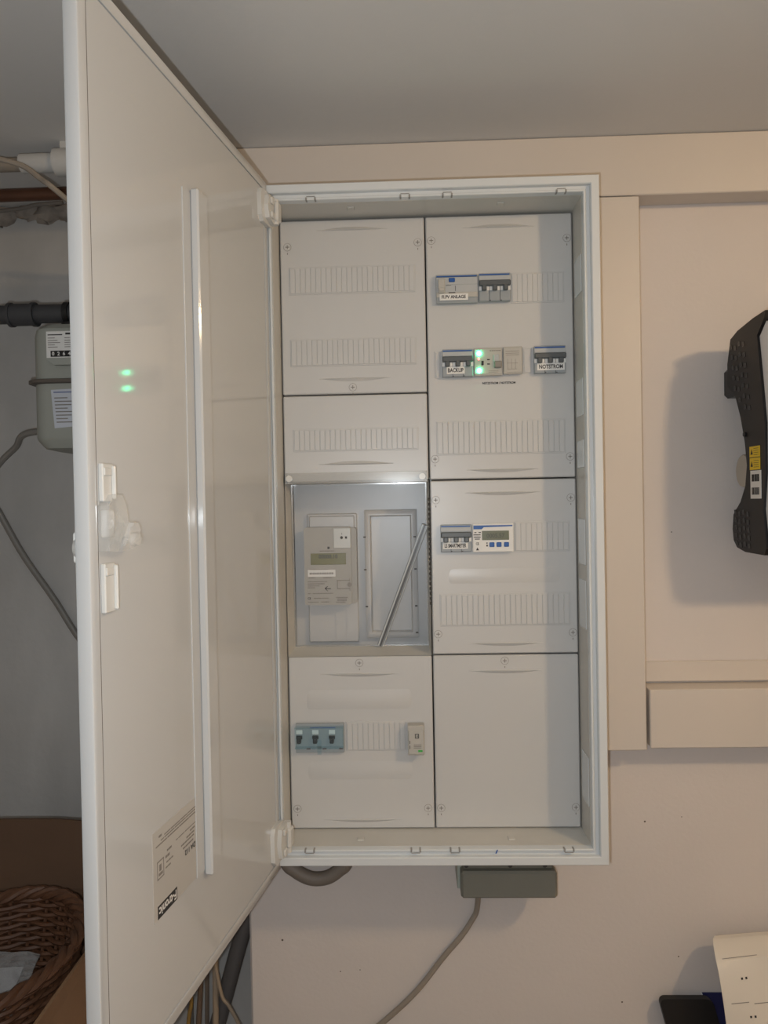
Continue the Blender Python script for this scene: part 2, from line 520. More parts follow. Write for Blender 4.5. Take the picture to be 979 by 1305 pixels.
def band(parent, x0, x1, z0, z1, dep=.0022):
    """shallow rounded band pressed in the panel"""
    n = 10
    vs, fs = [], []
    for i in range(n + 1):
        t = i / n
        z = z0 + (z1 - z0) * t
        y = -dep * math.sin(math.pi * t) * (1 - .5 * t)
        e = .006 * abs(2 * t - 1)
        vs += [(x0 + .006 - e * 0, .0003, z), (x0 + .014, y, z), (x1 - .014, y, z), (x1 - .006, .0003, z)]
    for i in range(n):
        for j in range(3):
            a = i * 4 + j
            fs.append((a, a + 1, a + 5, a + 4))
    return MB().add(vs, fs).build('moulded_band', parent, material=plast_m)

def panel(x0, x1, z0, z1):
    g_ = .0013
    return MB().box(x0 + g_, x1 - g_, 0, .022, z0 + g_, z1 - g_, .0018).build('cover_panel', cab, material=plast_m)

def rect(u0, v0, u1, v1, y=0.0):
    a, b = at(u0, v0, y), at(u1, v1, y)
    return a.x, b.x, b.z, a.z           # x0, x1, z0, z1

# top left
p = panel(-.25, 0, 1.75, 2.05)
screw(p, -.236, 2.004); screw(p, -.0125, 2.006); screw(p, -.128, 1.762)
grip(p, -.125, 2.030, .062, True); grip(p, -.125, 1.778, .062, False)
strip(p, -.234, -.018, 1.922, 1.969, gap=.0002); strip(p, -.234, -.018, 1.799, 1.846, gap=.0002)
# left, second
p = panel(-.25, 0, 1.6, 1.75)
strip(p, -.232, -.017, 1.653, 1.692)
grip(p, -.125, 1.630, .065, True)
# bottom left
p = panel(-.25, 0, 1.0, 1.3)
screw(p, -.126, 1.288); screw(p, -.238, 1.036); screw(p, -.012, 1.036)
grip(p, -.125, 1.270, .070, False); grip(p, -.125, 1.018, .070, False)
band(p, -.225, -.030, 1.208, 1.242); band(p, -.225, -.030, 1.086, 1.118)
strip(p, *rect(441, 919.5, 518, 956))
# right top
p = panel(0, .25, 1.6, 2.05)
screw(p, .0105, 2.008); screw(p, .240, 2.006); screw(p, .0105, 1.636); screw(p, .240, 1.636)
grip(p, .125, 2.027, .062, True); grip(p, .125, 1.617, .062, False)
strip(p, *rect(651, 348, 719, 385), gap=.0001); strip(p, *rect(666, 443.5, 678, 476), pitch=.0165); strip(p, *rect(553.5, 448, 562, 482), pitch=.012)
strip(p, *rect(556, 537, 721, 577))
nt_ = at(636, 488, 0)
MB().text('NETZSTROM / NOTSTROM', (nt_.x, -.0006, nt_.z), X, Z, w=.056, h=.0038).build('printed_note', p, material=ink_m)
# right middle
p = panel(0, .25, 1.3, 1.6)
screw(p, .0105, 1.566); screw(p, .240, 1.566); screw(p, .0105, 1.336); screw(p, .240, 1.336)
grip(p, .125, 1.578, .065, False); grip(p, .125, 1.320, .065, False)
strip(p, *rect(655.5, 665, 726, 702), gap=.0001); strip(p, *rect(560.5, 757, 727, 796))
band(p, .022, .228, 1.422, 1.447, .0010)
# right bottom
p = panel(0, .25, 1.0, 1.3)
screw(p, .1235, 1.289); screw(p, .0105, 1.036); screw(p, .2405, 1.036)
grip(p, .125, 1.273, .064, False)

# --- meter bay: recess with back plate, ledge, carrier and clear cover
bay = MB()
bay.add([(-.249, .002, 1.2995), (-.001, .002, 1.2995), (-.0045, .052, 1.3075), (-.2435, .052, 1.3075)], [(0, 1, 2, 3)])
bay.add([(-.249, .002, 1.2995), (-.2435, .052, 1.3075), (-.2435, .052, 1.598), (-.249, .002, 1.600)], [(0, 1, 2, 3)])
bay.add([(-.001, .002, 1.2995), (-.001, .002, 1.600), (-.0045, .052, 1.598), (-.0045, .052, 1.3075)], [(0, 1, 2, 3)])
bay.add([(-.249, .002, 1.600), (-.2435, .052, 1.598), (-.0045, .052, 1.598), (-.001, .002, 1.600)], [(0, 1, 2, 3)])
bayo = bay.build('meter_bay', cab, material=inner_m)
MB().box(-.2495, -.0005, .104, .109, 1.296, 1.606, .001).build('back_plate', bayo, material=plast_m)
# carrier under the meter
x0, x1, z0, z1 = rect(391, 655, 458, 818, .095)
MB().box(x0, x1, .094, .1035, z0, z1, .002).box(x0 + .004, x1 - .004, .090, .0945, z1 - .034, z1 - .004, .003).box(x0 + .05, x0 + .0515, .0925, .0945, z0 + .004, z0 + .06).box(x0 + .07, x0 + .0715, .0925, .0945, z0 + .004, z0 + .06).build('meter_carrier', bayo, material=plast_m)
x0, x1, z0, z1 = rect(464, 650, 534, 812, .095)
MB().ring(x0, x1, z0, z1, [(0, .1035), (0, .092), (.003, .090), (.010, .090), (.0125, .094), (.0125, .1035)]).build('terminal_frame', bayo, material=plast_m)
for (u, v) in [(465, 684.5), (466, 726), (468, 773), (529, 684), (530, 725), (531, 772), (532, 806)]:
    q = at(u, v, .09)
    MB().box(q.x - .0028, q.x + .0018, .0888, .0902, q.z - .0012, q.z + .0012).build('snap_hook', bayo, material=gap_m)
# clear cover
TC = lambda p: Vector((p[0], p[1] - (p[2] - 1.308) * .050, p[2]))     # pane leans a little forward at the top
cv = MB(TC)
cv.box(-.2432, -.0048, .0500, .0520, 1.3080, 1.5975, .0006)
cv.build('clear_cover', cab, material=clear_m)
cvr = MB(TC).ring(-.2435, -.0045, 1.3076, 1.598, [(0, .0522), (0, .0494), (.0022, .0494), (.0022, .0522)], close=True).build('cover_edge', bayo, material=lip_m)
MB().box(-.2475, -.0035, -.0050, -.0032, 1.598, 1.6165, .0006).box(-.2475, -.2435, -.005, .0, 1.598, 1.6165).box(-.0075, -.0035, -.005, .0, 1.598, 1.6165).build('cover_lip', bayo, material=lip_m)
for x in (-.240, -.012):
    MB().cyl((x, -.0052, 1.607), -Y, .0055, .004, 14).build('corner_knob', bayo, material=milky_m)
ch = MB()
for i in range(22):
    z = 1.565 - i * .0085
    ch.box(-.0030, .0008, -.0012, .0004, z, z + .005, .0005)
ch.build('edge_teeth', bayo, material=gap_m)['kind'] = 'stuff'

# --- door (open about 100 degrees). local: s along the door from the hinge, n inward, z up
HX, HY, ANG, DL = -0.2512, -0.0782, 0.1581, 0.5375
DD = Vector((-math.sin(ANG), -math.cos(ANG), 0))
DN = Vector((math.cos(ANG), -math.sin(ANG), 0))
HP = Vector((HX, HY, 0))
def TD(p):      # p = (s, n, z)
    return HP + DD * p[0] + DN * p[1] + Z * p[2]
S0 = 0.014
d = MB(TD)
# pan: outer skin, rounded edge, 16 mm rim, step down to the inner sheet
def rectring(levels, s0, s1, z0, z1):
    vs = []
    n = len(levels)
    for cs, cz, a, b in ((s0, z0, 1, 1), (s1, z0, -1, 1), (s1, z1, -1, -1), (s0, z1, 1, -1)):
        vs += [(cs + a * i, nn, cz + b * i) for i, nn in levels]
    fs = [[c * n + k, ((c + 1) % 4) * n + k, ((c + 1) % 4) * n + k + 1, c * n + k + 1] for c in range(4) for k in range(n - 1)]
    return vs, fs
lv = [(.03, -.0165), (.003, -.0165), (.0008, -.0155), (0, -.0135), (0, -.0025), (.0006, -.0009), (.002, 0), (.0138, 0), (.0146, -.0004), (.0148, -.0075), (.0164, -.0075), (.0166, -.0008), (.03, -.0008)]
vs, fs = rectring(lv, S0, DL, FZ0, FZ1)
n = len(lv)
fs.append([c * n for c in range(4)]); fs.append([c * n + n - 1 for c in range(4)])
d.add(vs, fs)
dr = d.build('door', cab, material=door_m)
MB(TD).box(.5209, .5223, -.0074, -.0010, FZ0 + .02, FZ1 - .02).build('gasket', dr, material=mat('gasket_brown', rgb(96, 84, 74), .8))
# stiffening rail
MB(TD).box(.249, .3225, -.001, .0006, 1.1095, 1.950, .0003).build('rail_flange', dr, material=door_m)
MB(TD).box(.272, .303, .0004, .0115, 1.104, 1.955, .0022).build('stiffening_rail', dr, material=door_m)
# latch strips and latch
for z0_, z1_ in ((1.570, 1.607), (1.462, 1.510)):
    MB(TD).box(.500, .5195, -.0008, .0045, z0_, z1_, .001).box(.501, .5045, .004, .0085, z0_ + .002, z1_ - .002, .0012).box(.505, .5185, .004, .006, z1_ - .012, z1_ - .004, .0008).build('latch_guide', dr, material=milky_m)
lt = MB(TD)
fr2 = lambda p_, q_, w: Vector((p_, w, q_))
lt.box(.505, .519, .0, .0075, 1.535, 1.562, .001)
lt.prism([(.521, 1.522), (.521, 1.566), (.511, 1.577), (.496, 1.5765), (.488, 1.566), (.486, 1.556), (.484, 1.548), (.496, 1.535), (.506, 1.521)], fr2, -.0008, .011)
lt.prism([(.506, 1.521), (.484, 1.549), (.474, 1.548), (.470, 1.541), (.474, 1.532), (.483, 1.524)], fr2, -.0008, .016)
lt.cyl((.486, .015, 1.532), (0, 1, 0), .0065, .007, 16)
lt.build('latch', dr, material=latch_m)
MB(TD).cyl((.5245, -.0165, 1.526), (0, -1, 0), .0125, .004, 20, .010).box(.518, .531, -.0225, -.0195, 1.512, 1.541, .0015).build('door_handle', dr, material=milky_m)
# hinges
for z0_, z1_ in ((2.004, 2.056), (0.996, 1.058)):
    zc = (z0_ + z1_) / 2
    h = MB(TD)
    poly = [(.006, z0_ + .004), (.018, z0_), (.048, z0_), (.056, z0_ + .008), (.058, z1_ - .012), (.052, z1_ - .002), (.030, z1_), (.006, z1_ - .006)]
    h.prism(poly, fr2, -.0008, .006)
    poly = [(.002, z0_ + .008), (.020, z0_ + .004), (.040, z0_ + .008), (.046, zc), (.040, z1_ - .008), (.016, z1_ - .005), (.002, z1_ - .010)]
    h.prism(poly, fr2, .005, .013)
    h.box(.000, .020, .012, .020, zc - .016, zc + .016, .003)
    h.box(.024, .036, .012, .0165, z0_ + .010, z0_ + .020, .0015)
    h.box(.024, .036, .012, .0165, z1_ - .020, z1_ - .010, .0015)
    h.cyl((.010, .012, z0_ + .006), (0, 0, 1), .006, z1_ - z0_ - .012, 14)
    h.build('hinge', dr, material=milky_m)
# information sticker with lettering (mounted upside down on the door)
st = MB(TD).use(mat('grey_sticker', rgb(184, 180, 174), 0.35, var=0.01))
st.box(.3235, .4305, -.0008, -.0003, 1.1115, 1.2095)
ex, ey = Vector((1, 0, 0)), Vector((0, 0, -1))       # rotated half a turn on the door
st.use(black_m).box(.3755, .4220, -.0003, -.0001, 1.1118, 1.1262)
st.use(paper_m).text('F-tronic', (.3988, .0001, 1.1190), ex, ey, w=.042, h=.0105)
st.use(ink_m).text('DA 112', (.340, 0.0001, 1.1545), ex, ey, w=.028, h=.0065)
st.use(fade_m)
for k_, (a, b, zc, hh) in enumerate([(.331, .3600, 1.1620, .0018), (.329, .3630, 1.1670, .0018), (.328, .350, 1.1710, .0018), (.326, .3400, 1.1755, .0018), (.3238, .425, 1.1920, .0014), (.3238, .4120, 1.1955, .0012), (.3238, .4050, 1.1985, .0012), (.392, .402, 1.172, .0028), (.387, .398, 1.178, .0022), (.384, .400, 1.1655, .0016), (.390, .402, 1.1600, .0016), (.410, .4180, 1.2010, .0024), (.3238, .376, 1.1800, .0009)]):
    x_ = a
    while x_ < b - .001:
        w_ = random.uniform(.003, .008) if hh > .0015 else random.uniform(.012, .03)
        st.box(x_, min(b, x_ + w_), -.0003, 0.0, zc - hh / 2, zc + hh / 2)
        x_ += w_ + (.0011 if hh > .0015 else .0016)
st.box(.406, .4215, -.0003, 0.0, 1.1545, 1.1557).box(.406, .4215, -.0003, 0.0, 1.1735, 1.1747).box(.406, .4071, -.0003, 0.0, 1.1545, 1.1747).box(.4204, .4215, -.0003, 0.0, 1.1545, 1.1747)
st.box(.409, .418, -.0003, 0.0, 1.158, 1.1610).box(.4120, .4165, -.0003, 0.0, 1.163, 1.1700)
st.build('information_sticker', dr)

# ------------------------------------------------------------------ devices on the panels
def T_face(x0, z1):
    return lambda p: Vector((x0 + p[0], p[1], z1 - p[2]))

def breaker(u0, v0, u1, v1, poles, label, word=None, wsize=(.02, .005), wpos=None, group='miniature circuit breakers', bar=True):
    x0, x1, z0, z1 = rect(u0, v0, u1, v1)
    w, h = x1 - x0, z1 - z0
    e = empty('circuit_breaker', ((x0 + x1) / 2, 0, z0), label, 'breaker', group)
    T = T_face(x0, z1)
    MB(T).use(grey_m).box(.0003, w - .0003, -.0090, -.0026, .0, h, .0008).box(.0008, w - .0008, -.0105, -.009, h * .10, h * .98, .0006).use(lgrey_m).box(.0008, w - .0008, -.0108, -.0104, h * .10, h * .24).use(blue_m).box(.0015, w - .002, -.0110, -.0105, h * .045, h * .085).build('housing', e)
    seams = MB(T)
    for i in range(1, poles):
        seams.box(w * i / poles - .0003, w * i / poles + .0003, -.0112, -.0104, h * .45, h)
    for fx in (.35, .7):
        seams.box(w * fx - .0012, w * fx + .0012, -.0110, -.0104, h * .955, h * .98)
    seams.build('seam', e, material=gap_m)['kind'] = 'stuff'
    MB(T).use(dgrey_m).box(.0005, w - .0003, -.0150, -.0104, h * .27, h * .47, .0015).build('toggle_bar', e)
    for i in range(poles):
        c = w * (i + .5) / poles
        MB(T).box(c - .0038, c + .0038, -.0185, -.0106, h * .45, h * .64, .0012).build('toggle', e, material=dgrey_m)
        MB(T).box(c - .0085, c - .0045, -.0112, -.0104, h * .48, h * .62).box(c + .0045, c + .0085, -.0112, -.0104, h * .48, h * .62).build('pole_window', e, material=paper_m)
    if word:
        a, b, zc, hh = wpos
        lb = MB(T).use(paper_m)
        lb.box(w * a, w * b, -.0114, -.0106, h * (zc - hh / 2), h * (zc + hh / 2), .0002)
        lb.use(ink_m).text(word, (w * (a + b) / 2, -.0116, h * zc), X, (0, 0, -1), w=w * (b - a) * .86, h=h * hh * .58)
        lb.build('name_label', e)
    return e

breaker(609.2, 350.3, 650.3, 385.3, 3, 'three-pole grey breaker joined to the residual current device', None)
breaker(563, 446.8, 603, 481.2, 3, 'three-pole grey breaker labelled BACKUP beside the green lights', 'BACKUP', wpos=(.14, .72, .76, .26))
breaker(679.3, 442.3, 720.3, 476.5, 3, 'three-pole grey breaker labelled NOTSTROM standing alone', 'NOTSTROM', wpos=(.09, .95, .76, .26))
breaker(561, 668.6, 600.8, 703, 3, 'three-pole grey breaker labelled LS SMARTMETER beside the energy meter', 'LS SMARTMETER', wpos=(.07, .88, .76, .24))

# residual current device
x0, x1, z0, z1 = rect(555, 352.6, 609, 387.3)
w, h = x1 - x0, z1 - z0
e = empty('residual_current_device', ((x0 + x1) / 2, 0, z0), 'wide grey residual current device labelled FI PV ANLAGE', 'breaker')
T = T_face(x0, z1)
MB(T).use(grey_m).box(.0003, w - .0003, -.0090, -.0026, 0, h, .0008).use(lgrey_m).box(.0008, w - .0006, -.0108, -.009, h * .10, h * .36, .0005).box(.0008, w - .0006, -.0100, -.0088, h * .36, h * .62).use(beige_m).box(.0008, w - .0006, -.0110, -.009, h * .62, h * .80, .0005).use(blue_m).box(.0015, w - .002, -.0109, -.0088, h * .05, h * .085).build('housing', e)
MB(T).box(w * .055, w * .215, -.016, -.0098, h * .16, h * .66, .0012).box(w * .07, w * .20, -.0175, -.0155, h * .48, h * .62, .001).build('toggle', e, material=beige_m)
MB(T).box(w * .31, w * .455, -.0135, -.0098, h * .13, h * .27, .001).build('test_button', e, material=blue_m)
MB(T).box(w * .30, w * .46, -.0112, -.0099, h * .625, h * .655).box(w * .24, w * .36, -.0104, -.0099, h * .375, h * .385).box(w * .46, w * .47, -.0104, -.0099, h * .40, h * .58).build('marking', e, material=ink_m)['kind'] = 'stuff'
lb = MB(T).use(paper_m)
lb.box(w * .085, w * .76, -.0118, -.0108, h * .68, h * .91, .0002)
lb.use(ink_m).text('FI.PV ANLAGE', (w * .42, -.0120, h * .79), X, (0, 0, -1), w=w * .57, h=h * .12)
lb.build('name_label', e)

# switch-over module with green lights, and plain beige module
x0, x1, z0, z1 = rect(603.2, 445, 640, 479.3)
w, h = x1 - x0, z1 - z0
e = empty('control_module', ((x0 + x1) / 2, 0, z0), 'beige control module with two glowing green lights', 'module')
T = T_face(x0, z1)
MB(T).box(.0003, w - .0003, -.0090, -.0026, 0, h, .0008).box(.0010, w - .001, -.0102, -.0088, h * .05, h * .95, .0006).build('housing', e, material=beige_m)
led_g = emit('green_light', (0.03, 1.0, 0.42, 1), 38.0)
for nm, cx, cz, m_ in [('green_light', .18, .20, led_g), ('green_light', .18, .82, led_g), ('red_light', .17, .40, emit('red_light', (1.0, .12, .12, 1), 5.0))]:
    n, k = 12, 5
    rr = .0044 if nm[0] == 'g' else .0020
    vs = []
    for i in range(k + 1):
        a = math.pi / 2 * i / k
        vs += [(w * cx + rr * math.cos(a) * math.cos(2 * math.pi * j / n), -.0100 - rr * .8 * math.sin(a), h * cz + rr * math.cos(a) * math.sin(2 * math.pi * j / n)) for j in range(n)]
    MB(T).add(vs, [[i * n + j, i * n + (j + 1) % n, (i + 1) * n + (j + 1) % n, (i + 1) * n + j] for i in range(k) for j in range(n)]).build(nm, e, material=m_)
MB(T).box(w * .26, w * .34, -.0115, -.0100, h * .47, h * .63, .0004).box(w * .46, w * .555, -.0107, -.0100, h * .41, h * .45).box(w * .46, w * .555, -.0107, -.0100, h * .57, h * .61).build('slot', e, material=black_m)
MB(T).box(w * .68, w * .88, -.0130, -.0100, h * .25, h * .52, .0008).use(beige_m).build('toggle_bed', e, material=lgrey_m)
MB(T).box(w * .70, w * .96, -.0165, -.0100, h * .50, h * .74, .0012).build('toggle', e, material=mat('toggle_taupe', rgb(135, 130, 122), 0.45))
mk = MB(T)
for i in range(6): mk.box(w * (.56 + i * .065), w * (.56 + i * .065 + .05), -.0105, -.0101, h * .10, h * .13)
for r0 in (.83, .88): mk.box(w * .5, w * .85, -.0105, -.0101, h * r0, h * r0 + .0005)
mk.build('marking', e, material=fade_m)['kind'] = 'stuff'

x0, x1, z0, z1 = rect(640.2, 443.3, 665.4, 477.3)
w, h = x1 - x0, z1 - z0
e = empty('beige_module', ((x0 + x1) / 2, 0, z0), 'plain beige auxiliary module with faint circuit diagram', 'module')
T = T_face(x0, z1)
MB(T).box(.0003, w - .0003, -.0090, -.0026, 0, h, .0008).box(.0010, w - .001, -.0102, -.0088, h * .05, h * .95, .0006).build('housing', e, material=beige_m)
mk = MB(T)
for r0 in (.16, .24, .30): mk.box(w * .12, w * .82, -.0105, -.0101, h * r0, h * r0 + .0007)
for c0 in (.22, .42, .62): mk.box(w * c0, w * c0 + .0005, -.0105, -.0101, h * .45, h * .82)
mk.box(w * .18, w * .75, -.0105, -.0101, h * .6, h * .6 + .0005).box(w * .2, w * .7, -.0105, -.0101, h * .82, h * .82 + .0005)
mk.build('marking', e, material=fade_m)['kind'] = 'stuff'

# smart energy meter
x0, x1, z0, z1 = rect(601.2, 667.6, 654.3, 702.6)
w, h = x1 - x0, z1 - z0
e = empty('energy_meter', ((x0 + x1) / 2, 0, z0), 'white rail energy meter with grey display and blue buttons', 'energy meter')
T = T_face(x0, z1)
MB(T).use(paper_m).box(.0003, w - .0003, -.0100, -.0026, 0, h, .0012).use(blue_m).prism([(.03 * w, .055 * h), (.97 * w, .055 * h), (.97 * w, .10 * h), (.28 * w, .12 * h), (.23 * w, .19 * h), (.03 * w, .19 * h)], lambda p_, q_, w_: Vector((p_, w_, q_)), -.0103, -.0098).build('housing', e)
MB(T).use(lcd2_m).box(w * .235, w * .885, -.0108, -.0096, h * .25, h * .575, .0004).use(mat('lcd_segment', rgb(78, 80, 66), .4)).text('0005.57', (w * .56, -.0110, h * .42), X, (0, 0, -1), w=w * .44, h=h * .16).build('display', e)
for cx in (.47, .64, .82):
    MB(T).box(w * (cx - .06), w * (cx + .06), -.0118, -.0096, h * .655, h * .82, .0008).build('button', e, material=blue_m)
mk = MB(T)
mk.text('CE', (w * .12, -.0103, h * .70), X, (0, 0, -1), w=.0052, h=.0045)
mk.prism([(.12 * w - .0025, .93 * h), (.12 * w + .0025, .93 * h), (.12 * w, .83 * h)], lambda p_, q_, w_: Vector((p_, w_, q_)), -.0103, -.0098)
for r0, a, b in ((.29, .05, .10), (.29, .15, .21), (.37, .03, .2), (.45, .04, .2), (.52, .06, .18)):
    mk.box(w * a, w * b, -.0103, -.0098, h * r0, h * r0 + .0014)
mk.box(w * .335, w * .365, -.0103, -.0098, h * .66, h * .70).box(w * .335, w * .37, -.0103, -.0098, h * .74, h * .80)
mk.build('marking', e, material=ink_m)['kind'] = 'stuff'

# main switch with blue clear hood
x0, x1, z0, z1 = rect(377.5, 920.5, 440, 957)
w, h = x1 - x0, z1 - z0
e = empty('main_switch', ((x0 + x1) / 2, 0, z0), 'three-pole main switch under a clear blue hood', 'switch')
T = T_face(x0, z1)
MB(T).use(grey_m).box(.0003, w - .0003, -.0090, -.0026, 0, h, .0008).use(blue_m).box(w * .30, w * .82, -.0102, -.0088, h * .12, h * .155).build('housing', e)
for i, cx in enumerate((.07, .40, .74)):
    MB(T).box(w * (cx - .055), w * (cx + .07), -.0130, -.0088, h * .40, h * .52, .0008).box(w * (cx - .035), w * (cx + .05), -.0190, -.0088, h * .46, h * .64, .0012).build('toggle', e, material=black_m)
    MB(T).box(w * (cx + .15), w * (cx + .23), -.0105, -.0088, h * .83, h * .875).build('indicator', e, material=mat('dark_red', rgb(92, 52, 46), .5))
    MB(T).box(w * (cx - .06), w * (cx + .07), -.0097, -.0088, h * .22, h * .36, .0004).build('pole_marking', e, material=paper_m)
MB(T).box(w * .0, w * .985, -.0215, -.0200, h * .08, h * .80, .0004).box(w * .0, w * .985, -.0205, -.0092, h * .08, h * .11).box(w * .0, w * .985, -.0205, -.0092, h * .77, h * .80).box(w * .975, w * .985, -.0205, -.0092, h * .11, h * .77).box(w * .46, w * .54, -.0222, -.020, h * .50, h * .98, .0005).build('clear_hood', e, material=bluecl_m)
# surge arrester
x0, x1, z0, z1 = rect(519.3, 920, 541, 957)
w, h = x1 - x0, z1 - z0
e = empty('surge_arrester', ((x0 + x1) / 2, 0, z0), 'narrow beige surge arrester with green status mark', 'module')
T = T_face(x0, z1)
MB(T).box(.0003, w - .0003, -.0230, -.0026, 0, h, .0010).box(.0015, w - .001, -.0245, -.0225, h * .16, h * .96, .001).build('housing', e, material=beige_m)
mk = MB(T).use(ink_m)
mk.box(w * .44, w * .68, -.0250, -.0244, h * .27, h * .29).box(w * .44, w * .68, -.0250, -.0244, h * .40, h * .42).box(w * .44, w * .48, -.0250, -.0244, h * .27, h * .42).box(w * .64, w * .68, -.0250, -.0244, h * .27, h * .42).box(w * .56, w * .60, -.0250, -.0244, h * .32, h * .38)
mk.box(w * .12, w * .15, -.0250, -.0244, h * .50, h * .60).box(w * .12, w * .15, -.0250, -.0244, h * .66, h * .77)
mk.use(fade_m)
for r0 in (.63, .68, .73): mk.box(w * .36, w * .82, -.0250, -.0244, h * r0, h * r0 + .0009)
mk.build('marking', e)['kind'] = 'stuff'
MB(T).box(w * .62, w * .88, -.0256, -.0244, h * .81, h * .875, .0003).build('status_mark', e, material=green_m)

# ------------------------------------------------------------------ electricity meter behind the clear cover
x0, x1, z0, z1 = rect(387, 672.5, 455.5, 770.5, .056)
w, h = x1 - x0, z1 - z0
e = empty('electricity_meter', ((x0 + x1) / 2, .09, z0), 'grey plug-in electricity meter with olive display behind clear cover', 'electricity meter')
T = lambda p: Vector((x0 + p[0], .056 + p[1], z1 - p[2]))
mb = MB(T)
def rr_poly(a, b, c, d_, r, n=4):
    out = []
    for cx, cz, a0 in ((b - r, c + r, -90), (b - r, d_ - r, 0), (a + r, d_ - r, 90), (a + r, c + r, 180)):
        for i in range(n + 1):
            t = R(a0 + 90 * i / n)
            out.append((cx + r * math.cos(t), cz + r * math.sin(t)))
    return out
mb.prism(rr_poly(0, w * .90, 0, h, .005), lambda p_, q_, w_: Vector((p_, w_, q_)), 0, .033)
mb.prism(rr_poly(w * .02, w, h * .01, h * .99, .005), lambda p_, q_, w_: Vector((p_, w_, q_)), .006, .033)
mb.build('housing', e, material=meter_m)
MB(T).use(lcd_m).box(w * .125, w * .80, -.0012, .0005, h * .335, h * .48, .0004).use(mat('lcd_dark', rgb(52, 54, 36), .4)).text('00000.10', (w * .46, -.0014, h * .375), X, (0, 0, -1), w=w * .36, h=h * .055).build('display', e)
MB(T).box(w * .57, w * .895, -.0016, .0005, h * .015, h * .27, .0006).build('data_window', e, material=mat('window_grey', rgb(200, 200, 194), .25))
mk = MB(T).use(ink_m)
mk.text('1', (w * .73, -.0020, h * .085), X, (0, 0, -1), h=.0034)
mk.cyl((w * .725, -.0016, h * .135), -Y, .0026, .0004, 12).box(w * .79, w * .83, -.0020, -.0016, h * .12, h * .15)
mk.box(w * .45, w * .49, -.0006, .0002, h * .25, h * .28)
mk.text('CE', (w * .085, -.0004, h * .912), X, (0, 0, -1), w=.0055, h=.0040)
mk.prism([(.38 * w, .785 * h), (.44 * w, .755 * h), (.44 * w, .765 * h), (.41 * w, .785 * h), (.5 * w, .785 * h), (.5 * w, .795 * h), (.41 * w, .795 * h), (.44 * w, .815 * h), (.44 * w, .825 * h)], lambda p_, q_, w_: Vector((p_, w_, q_)), -.0004, .0002)
mk.use(fade_m)
for r0, a, b in ((.305, .30, .58), (.545, .10, .46), (.648, .08, .2), (.648, .36, .52), (.698, .06, .44), (.725, .06, .38), (.752, .06, .28), (.775, .06, .2), (.85, .06, .12), (.85, .15, .55), (.912, .17, .45), (.96, .06, .26), (.96, .31, .46), (.905, .60, .82), (.925, .62, .80), (.945, .62, .80), (.965, .60, .78)):
    x_ = w * a
    while x_ < w * b - .0005:
        ww = random.uniform(.0015, .005)
        mk.box(x_, min(w * b, x_ + ww), -.0004, .0002, h * r0 - .0008, h * r0 + .0008)
        x_ += ww + .0007
mk.build('marking', e)['kind'] = 'stuff'
lb = MB(T).use(paper_m)
lb.box(w * .065, w * .595, -.0010, .0003, h * .545, h * .635, .0002)
lb.use(fade_m)
for i in range(14):
    lb.box(w * (.10 + i * .033), w * (.10 + i * .033 + .022), -.0013, -.0009, h * .58, h * .605)
lb.build('name_label', e)
dw = MB(T)
for a, b, c, d_ in ((.62, .87, .68, .69), (.62, .635, .68, .79), (.62, .87, .785, .795), (.86, .87, .66, .82)):
    dw.box(w * a, w * b, -.0009, .0004, h * c, h * d_)
dw.cyl((w * .86, -.0004, h * .74), -Y, .004, .001, 12)
dw.build('battery_door', e, material=mat('meter_grey_dark', rgb(140, 134, 126), .5))

# grey plastic strip leaning on the clear cover
a, b = at(484, 826, .040), at(541.5, 669, .0315)
a.z = 1.3068
ax = (b - a).normalized()
sd = ax.cross(Y).normalized()
st = MB()
steel_g = mat('grey_translucent_profile', rgb(150, 152, 152), 0.25, var=0.08, scale=60, stretch=(1, 1, .05))
def Ts(p): return a + sd * p[0] + Y * p[1] + ax * p[2]
st.T = Ts
Ls = (b - a).length
st.use(steel_g).box(-.0058, .0058, -.001, .001, .003, Ls, .0004).use(mat('profile_dark', rgb(92, 92, 92), .3)).box(-.0015, .0010, -.004, -.0008, .003, Ls, .0005).use(mat('profile_light', rgb(205, 208, 208), .2)).box(.0022, .0045, -.0030, -.0008, .003, Ls, .0005).box(-.0056, -.0040, -.0034, -.0008, .003, Ls, .0005)
tag(st.build('plastic_profile_strip'), 'grey plastic profile strip leaning diagonally in the meter bay', 'strip')

# ------------------------------------------------------------------ junction box, cable and conduit under the cabinet
q0, q1 = at(588, 1146, .03), at(711, 1146, .03)
jx0, jx1, jz0 = q0.x, q1.x, q0.z
jm = mat('junction_grey_green', rgb(130, 128, 117), 0.5, var=0.03, scale=20)
e = empty('junction_box', ((jx0 + jx1) / 2, YW, jz0), 'flat olive grey junction box on the wall under the cabinet', 'junction box')
MB().box(jx0 + .002, jx1 - .004, .058, YW - .0005, jz0 + .004, .953, .003).build('base', e, material=jm)
MB().box(jx0, jx1, .03, .060, jz0, jz0 + .048, .004).build('lid', e, material=jm)
MB().box(jx0 + .004, jx1 - .006, .04, .060, jz0 + .048, .950, .002).build('neck', e, material=mat('junction_dark', rgb(112, 110, 100), .6))
for fx in (.06, .52, .88):
    MB().cyl((jx0 + (jx1 - jx0) * fx, .040, jz0 + .056), -Y, .004, .003, 10).build('screw', e, material=gap_m)
MB().box(jx0 - .005, jx0 + .004, .055, YW - .0005, jz0 + .006, .953, .001).build('side_flange', e, material=mat('junction_pale', rgb(172, 178, 168), .5))
pts = [Vector((at(611, 1146, .085).x, .085, jz0 + .0035))] + [at(u, v, .108) for u, v in [(608, 1158), (602, 1172), (588, 1193), (565, 1220), (530, 1264), (487, 1304), (430, 1350)]]
pts.append(pts[-1] + Vector((-.04, 0, -.12))); pts.append(Vector((pts[-1].x - .01, .108, .02)))
